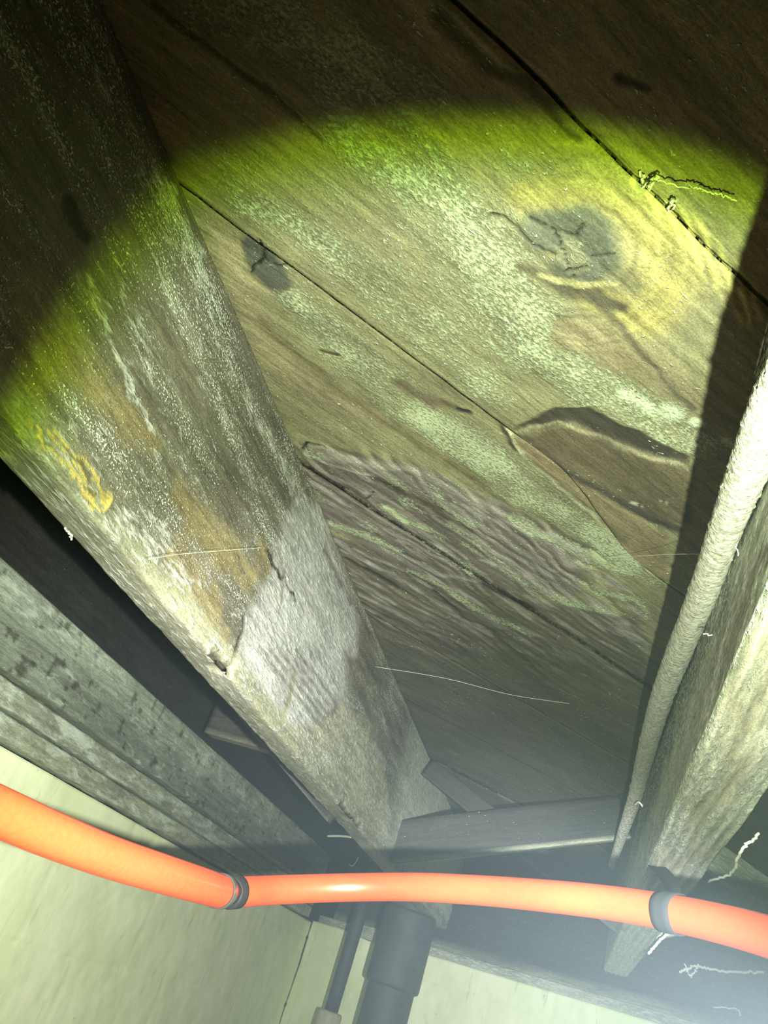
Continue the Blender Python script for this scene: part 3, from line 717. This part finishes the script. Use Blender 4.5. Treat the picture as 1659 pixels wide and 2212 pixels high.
# black strap holding the pipe up to the right joist
i0 = int(np.argmin([abs((lambda p: CX + FPX * (R.T @ p)[0] / (R.T @ p)[2])(q) - 1448) for q in cb]))
ctr = cb[i0]; tdir = cb[i0 + 1] - cb[i0 - 1]; tdir /= np.linalg.norm(tdir)
stp = empty('pipe_strap', ctr); tag(stp, 'black tape strap tying the orange pipe up to the pale right joist', 'strap')
def ring_band(C, d_, r, w_, th, m=40):
    nrm = np.cross(d_, [0, 0, 1.0]); nrm /= np.linalg.norm(nrm); bi = np.cross(d_, nrm); V = []
    for (s_, rr) in ((-w_ / 2, r), (-w_ / 2, r + th), (-w_ / 6, r + th * 1.3), (w_ / 6, r + th), (w_ / 2, r + th * 1.2), (w_ / 2, r)):
        for q in np.linspace(0, 2 * np.pi, m, endpoint=False):
            V.append(C + d_ * (s_ + 0.0006 * math.sin(3 * q)) + (math.cos(q) * nrm + math.sin(q) * bi) * rr)
    return np.array(V), sweep_faces(6, m)
V, F = ring_band(ctr, tdir, 0.0113, 0.0150, 0.0009)
link('tape_wrap', npmesh('tape_wrap', V - ctr, F), M_TAPE, parent=stp, smooth=True)
top = onz(1418, 1872, HB + 0.0005); side = tdir
loA = ctr - side * 0.006 + np.array([0, 0, 0.0115]); loB = ctr + side * 0.006 + np.array([0, 0, 0.0115])
P = []
for t in np.linspace(0, 1, 14):
    c = (1 - t) * (ctr + np.array([0, 0, 0.0112])) + t * top + np.array([0.004 * math.sin(t * 3.1), 0, 0])
    ww = side * (0.0072 + 0.0060 * t)
    P += [c - ww, c + ww]
P = np.array(P); th = np.cross(P[1] - P[0], P[-2] - P[0]); th = th / np.linalg.norm(th) * 0.0008
Fq = [[2 * i, 2 * i + 1, 2 * i + 3, 2 * i + 2] for i in range(13)]; nP = len(P)
Fq += [[b_ + nP for b_ in f[::-1]] for f in Fq]
Fq += [[2 * i, 2 * i + 2, 2 * i + 2 + nP, 2 * i + nP] for i in range(13)] + [[2 * i + 1, 2 * i + 1 + nP, 2 * i + 3 + nP, 2 * i + 3] for i in range(13)]
link('strap_tail', npmesh('strap_tail', np.concatenate([P, P + th]) - ctr, Fq), M_TAPE, parent=stp)

# dusty cable along the right joist
ck = [(2050, 60, 0.252), (1900, 400, 0.255), (1800, 620, 0.26), (1735, 740, 0.265), (1665, 880, 0.272), (1622, 1000, 0.284), (1568, 1140, 0.300), (1515, 1290, 0.320), (1462, 1420, 0.345), (1422, 1530, 0.366), (1392, 1640, 0.384), (1372, 1720, 0.385), (1345, 1800, 0.355), (1322, 1870, 0.325)]
wpx = [140, 125, 115, 104, 92, 86, 68, 60, 52, 44, 36, 29, 22, 14]
cp = [onz(a, b, z) for a, b, z in ck]
cr = [w_ * dep(p) / FPX / 2 for w_, p in zip(wpx, cp)]
cc = catmull(cp, 60); rc = np.interp(np.linspace(0, 1, len(cc)), np.linspace(0, 1, len(cr)), cr)
def crough(i, ang):
    return 0.10 * (fbm(ang * 3 + 0 * ang, ang * 0 + i * 0.35, 3) - 0.5) + 0.05 * (vnoise(ang * 0 + i * 0.9, ang * 0) - 0.5) + 0.16 * np.maximum(0, vnoise(ang * 6, ang * 0 + i * 0.8) - 0.86) * 6
cab = tube('dusty_cable', cc, rc, M_CABLE, 40, rough=crough)
tag(cab, 'thick pale dusty cable hanging along the side of the right joist', 'cable')

# ------------------------------------------------------------------ cross bridging between the joists
def bar(name, a, b, w_, t_, mat, wdir=(0, 0, 1), parent=None, label=None, cat=None, group=None):
    """timber bar from a to b; w_ height across wdir, t_ thickness"""
    a = np.array(a, float); b = np.array(b, float); L = np.linalg.norm(b - a); ex = (b - a) / L
    ez = np.array(wdir, float); ez -= ez.dot(ex) * ex; ez /= np.linalg.norm(ez); ey = np.cross(ez, ex)
    xs = np.linspace(-L / 2, L / 2, max(6, int(L / 0.008)))
    prof, nor = rect_profile(-t_ / 2, t_ / 2, 0, w_, (4, 4), (10, 10), 0.001)
    def sk(T, Y, Z, K):
        n = len(T); c = np.ones((n, 1)) * np.array([mat[1]]); c[Z < 0.0012] = mat[3]; c = c * (0.75 + 0.5 * fbm(T * 9 + a[0] * 9, (Y + Z) * 90))[:, None]  # lower edge coloured paler than the sides, light painted on
        return c, mat[2] + 0.5 * (fbm(T * 20, Z * 80) - 0.5), np.zeros(n), 0.0012 * (fbm(T * 25, (Z + Y) * 60) - 0.5), 0
    me = beam_mesh(name, xs, prof, nor, sk)
    o = link(name, me, mat[0], parent=parent)
    mid = (a + b) / 2
    Mx = Matrix(((ex[0], ey[0], ez[0], mid[0]), (ex[1], ey[1], ez[1], mid[1]), (ex[2], ey[2], ez[2], mid[2]), (0, 0, 0, 1)))
    o.matrix_world = Mx
    if label: tag(o, label, cat, group)
    return o
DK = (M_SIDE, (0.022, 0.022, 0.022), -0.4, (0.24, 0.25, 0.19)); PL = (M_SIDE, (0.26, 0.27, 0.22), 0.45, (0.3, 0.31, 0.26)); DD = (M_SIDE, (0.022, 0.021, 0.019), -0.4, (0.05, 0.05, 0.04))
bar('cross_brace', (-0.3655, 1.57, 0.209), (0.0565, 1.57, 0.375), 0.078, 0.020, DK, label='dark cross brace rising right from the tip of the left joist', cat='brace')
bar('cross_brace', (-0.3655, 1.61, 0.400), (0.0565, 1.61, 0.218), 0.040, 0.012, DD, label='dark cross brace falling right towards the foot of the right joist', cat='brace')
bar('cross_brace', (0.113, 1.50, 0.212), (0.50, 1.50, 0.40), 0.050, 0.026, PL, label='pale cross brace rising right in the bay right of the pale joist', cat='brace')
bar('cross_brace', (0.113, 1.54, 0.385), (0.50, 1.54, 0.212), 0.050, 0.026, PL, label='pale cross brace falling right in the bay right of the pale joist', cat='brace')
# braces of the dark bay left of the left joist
bar('blocking_board', (-0.807, 1.50, 0.335), (-0.407, 1.50, 0.335), 0.105, 0.035, (M_SIDE, (0.040, 0.036, 0.032), -0.4, (0.16, 0.15, 0.12)), label='dark blocking board with a lit lower edge painted on, behind the ledger beam in the left bay', cat='blocking')
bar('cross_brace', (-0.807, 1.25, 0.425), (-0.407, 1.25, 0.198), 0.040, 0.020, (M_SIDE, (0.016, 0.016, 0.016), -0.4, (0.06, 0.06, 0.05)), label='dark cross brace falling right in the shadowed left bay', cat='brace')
# rim boards above the back wall
wd = np.array([1.42, -0.965]) / math.hypot(1.42, 0.965); wn = np.array([wd[1], -wd[0]])
def bw(s_, off=0.0): return np.array([XW + wd[0] * s_ - wn[0] * -off, 2.85 + wd[1] * s_ - wn[1] * -off])
def wallpt(s_, off, z): q = np.array([XW, 2.85]) + wd * s_ + wn * off; return (q[0], q[1], z)
bar('back_sill', wallpt(0.02, -0.05, 0.140), wallpt(1.70, -0.05, 0.140), 0.022, 0.09, PL, label='pale sill board on top of the back wall', cat='sill')
bar('back_rim_board', wallpt(0.02, -0.085, 0.163), wallpt(1.70, -0.085, 0.163), 0.285, 0.04, DK, label='dark rim board standing on the back wall', cat='joist')
bar('wood_block', wallpt(0.30, 0.03, 0.128), wallpt(0.39, 0.03, 0.128), 0.035, 0.05, PL, label='small pale wood block at the top of the back wall beside the dark iron pipe', cat='block')

# ------------------------------------------------------------------ pipes on the back wall
def lathe(name, c, prof, mat, parent=None, m=36):
    V = []; 
    for z, r in prof:
        for q in np.linspace(0, 2 * np.pi, m, endpoint=False): V.append((r * math.cos(q), r * math.sin(q), z))
    n = len(prof); F = np.concatenate([sweep_faces(n, m), np.array(caps(n, m), int).reshape(-1, 4)])
    return link(name, npmesh(name, np.array(V), F), mat, parent=parent, loc=None if parent else c, smooth=False)
pa = onz(855, 2120, 0.0) if False else None
yy = 2.28; xx = -0.193 * yy
ip = empty('soil_pipe', (xx, yy, GZ)); tag(ip, 'thick dark iron drain pipe with a hub, standing before the back wall', 'pipe')
lathe('pipe_body', None, [(0.0, 0.061), (0.40, 0.061), (0.405, 0.061), (0.76, 0.061), (0.90, 0.061)], M_IRON, ip)
lathe('hub', None, [(0.485, 0.0615), (0.489, 0.069), (0.496, 0.071), (0.66, 0.071), (0.666, 0.069), (0.668, 0.0615)], M_IRON, ip)
yy = 2.42; xx = -0.252 * yy
wp = empty('stub_pipe', (xx, yy, GZ)); tag(wp, 'slim upright pipe, black above and grey sleeved below, near the wall corner', 'pipe')
lathe('sleeve', None, [(0.0, 0.033), (0.20, 0.033), (0.38, 0.033), (0.386, 0.030), (0.387, 0.020)], M_GREYPIPE, wp)
lathe('pipe_body', None, [(0.38, 0.019), (0.45, 0.019), (0.50, 0.0195), (0.90, 0.0195)], M_IRON, wp)

# ------------------------------------------------------------------ cobwebs and hanging fibres
random.seed(5)
def strand(pts, r, label, sag=0.0, jit=0.0, cat='cobweb', group=None):
    C = catmull(pts, 14)
    if jit: C = C + np.random.RandomState(len(pts) * 7 + int(pts[0][0] * 1000) % 97).normal(0, jit, C.shape)
    t = np.linspace(0, 1, len(C)); C[:, 2] -= sag * 4 * t * (1 - t)
    o = tube('cobweb_strand', C, r, M_WEB, 6); tag(o, label, cat, group); return o
def far(px, py, y): return ony(px, py, y)
def onrim(px, py):                                   # on the face of the dark rim board above the back wall
    q0 = np.array([XW, 2.85]) - wn * 0.0 + wn * (-0.057); rr = ray(px, py); k = wn.dot(q0) / wn.dot(rr[:2]); return rr * k
strand([onz(1300, 1205, 0.446), onz(1380, 1201, 0.42), onz(1465, 1197, 0.38), onz(1530, 1197, 0.335)], 0.00018, 'thin web thread crossing to the middle of the dusty cable', jit=0)
strand([onz(810, 1440, 0.40), onz(960, 1465, 0.40), onz(1100, 1500, 0.40), onz(1230, 1520, 0.40)], 0.00022, 'long thin web thread under the dark brown planks beyond the torn wood')
strand([onx(320, 1208, XL + 0.01), onx(400, 1196, XL + 0.012), onx(570, 1183, XL + 0.01)], 0.00016, 'thin web thread crossing the side of the left joist')
strand([onz(1410, 378, 0.442), onz(1430, 392, 0.435), onz(1500, 405, 0.43), onz(1545, 418, 0.436), onz(1590, 432, 0.43)], 0.0005, 'bent pale fibre hanging from the plank seam at the upper right', jit=0.0006, cat='fibre')
strand([onz(1385, 372, 0.446), onz(1396, 400, 0.438), onz(1415, 392, 0.434), onz(1425, 378, 0.444)], 0.0009, 'pale frayed tuft on the plank seam at the upper right', jit=0.0012, cat='fibre')
strand([onz(1445, 455, 0.446), onz(1452, 432, 0.440), onz(1456, 450, 0.446)], 0.0007, 'short pale tuft just below the frayed one on the same seam', jit=0.0008, cat='fibre')
strand([onz(1640, 1800, 0.21), onz(1600, 1840, 0.19), onz(1580, 1885, 0.195), onz(1530, 1905, 0.208)], 0.0013, 'looping pale strand hanging from the right edge of the pale joist', jit=0.0006)
strand([far(1400, 2060, 1.45), far(1440, 2020, 1.42), far(1500, 2003, 1.40)], 0.0022, 'curved pale strand below the orange pipe beside the black strap', jit=0.0006)
strand([onrim(1470, 2100), onrim(1500, 2088), onrim(1560, 2098), onrim(1650, 2101)], 0.0030, 'thick white web strand near the bottom right corner', jit=0.0012)
strand([onrim(1480, 2085), onrim(1492, 2108), onrim(1510, 2085)], 0.002, 'ragged white tuft at the left end of the thick web strand', jit=0.002)
strand([onrim(1540, 2175), onrim(1590, 2180), onrim(1600, 2195)], 0.0014, 'short white web thread low in the bottom right corner', jit=0.001)
strand([far(1500, 1965, 1.3), far(1560, 1990, 1.3), far(1665, 2035, 1.3)], 0.0018, 'pale web strand just under the right end of the orange pipe')
strand([onz(708, 1806, 0.24), onz(735, 1806, 0.235), onz(760, 1808, 0.225)], 0.0022, 'stubby pale splinter poking out below the far gouge of the left joist', cat='splinter')
strand([onz(755, 1868, 0.20), onz(763, 1870, 0.195), onz(775, 1852, 0.205)], 0.0008, 'tiny curled fibre under the far end of the left joist', cat='fibre')
strand([onz(155, 1165, 0.205), onz(152, 1155, 0.204), onz(140, 1140, 0.2085)], 0.0008, 'tiny curled fibre on the lower edge of the left joist', jit=0.0004, cat='fibre')
strand([onx(0, 735, XL + 0.012), onx(20, 742, XL + 0.016), onx(8, 748, XL + 0.012), onx(30, 752, XL + 0.004)], 0.0003, 'curled pale hair on the left joist at the left edge', jit=0.0004, cat='fibre')
strand([onz(1565, 1720, 0.3), onz(1300, 1700, 0.42)], 0.0002, 'faint web thread between the dusty cable and the planks') if False else None
strand([far(1560, 1150, 0.42), far(1590, 1180, 0.44), far(1600, 1230, 0.46), far(1590, 1260, 0.46)], 0.0004, 'knotted web thread right of the dusty cable', jit=0.0006)
strand([far(1520, 1370, 0.55), far(1560, 1375, 0.56), far(1590, 1390, 0.57)], 0.0005, 'small web tuft right of the dusty cable, lower one', jit=0.0008)
strand([far(1372, 1738, 1.3), far(1380, 1733, 1.28), far(1390, 1745, 1.28), far(1394, 1760, 1.3)], 0.0015, 'pale curl of thread round the far end of the dusty cable')
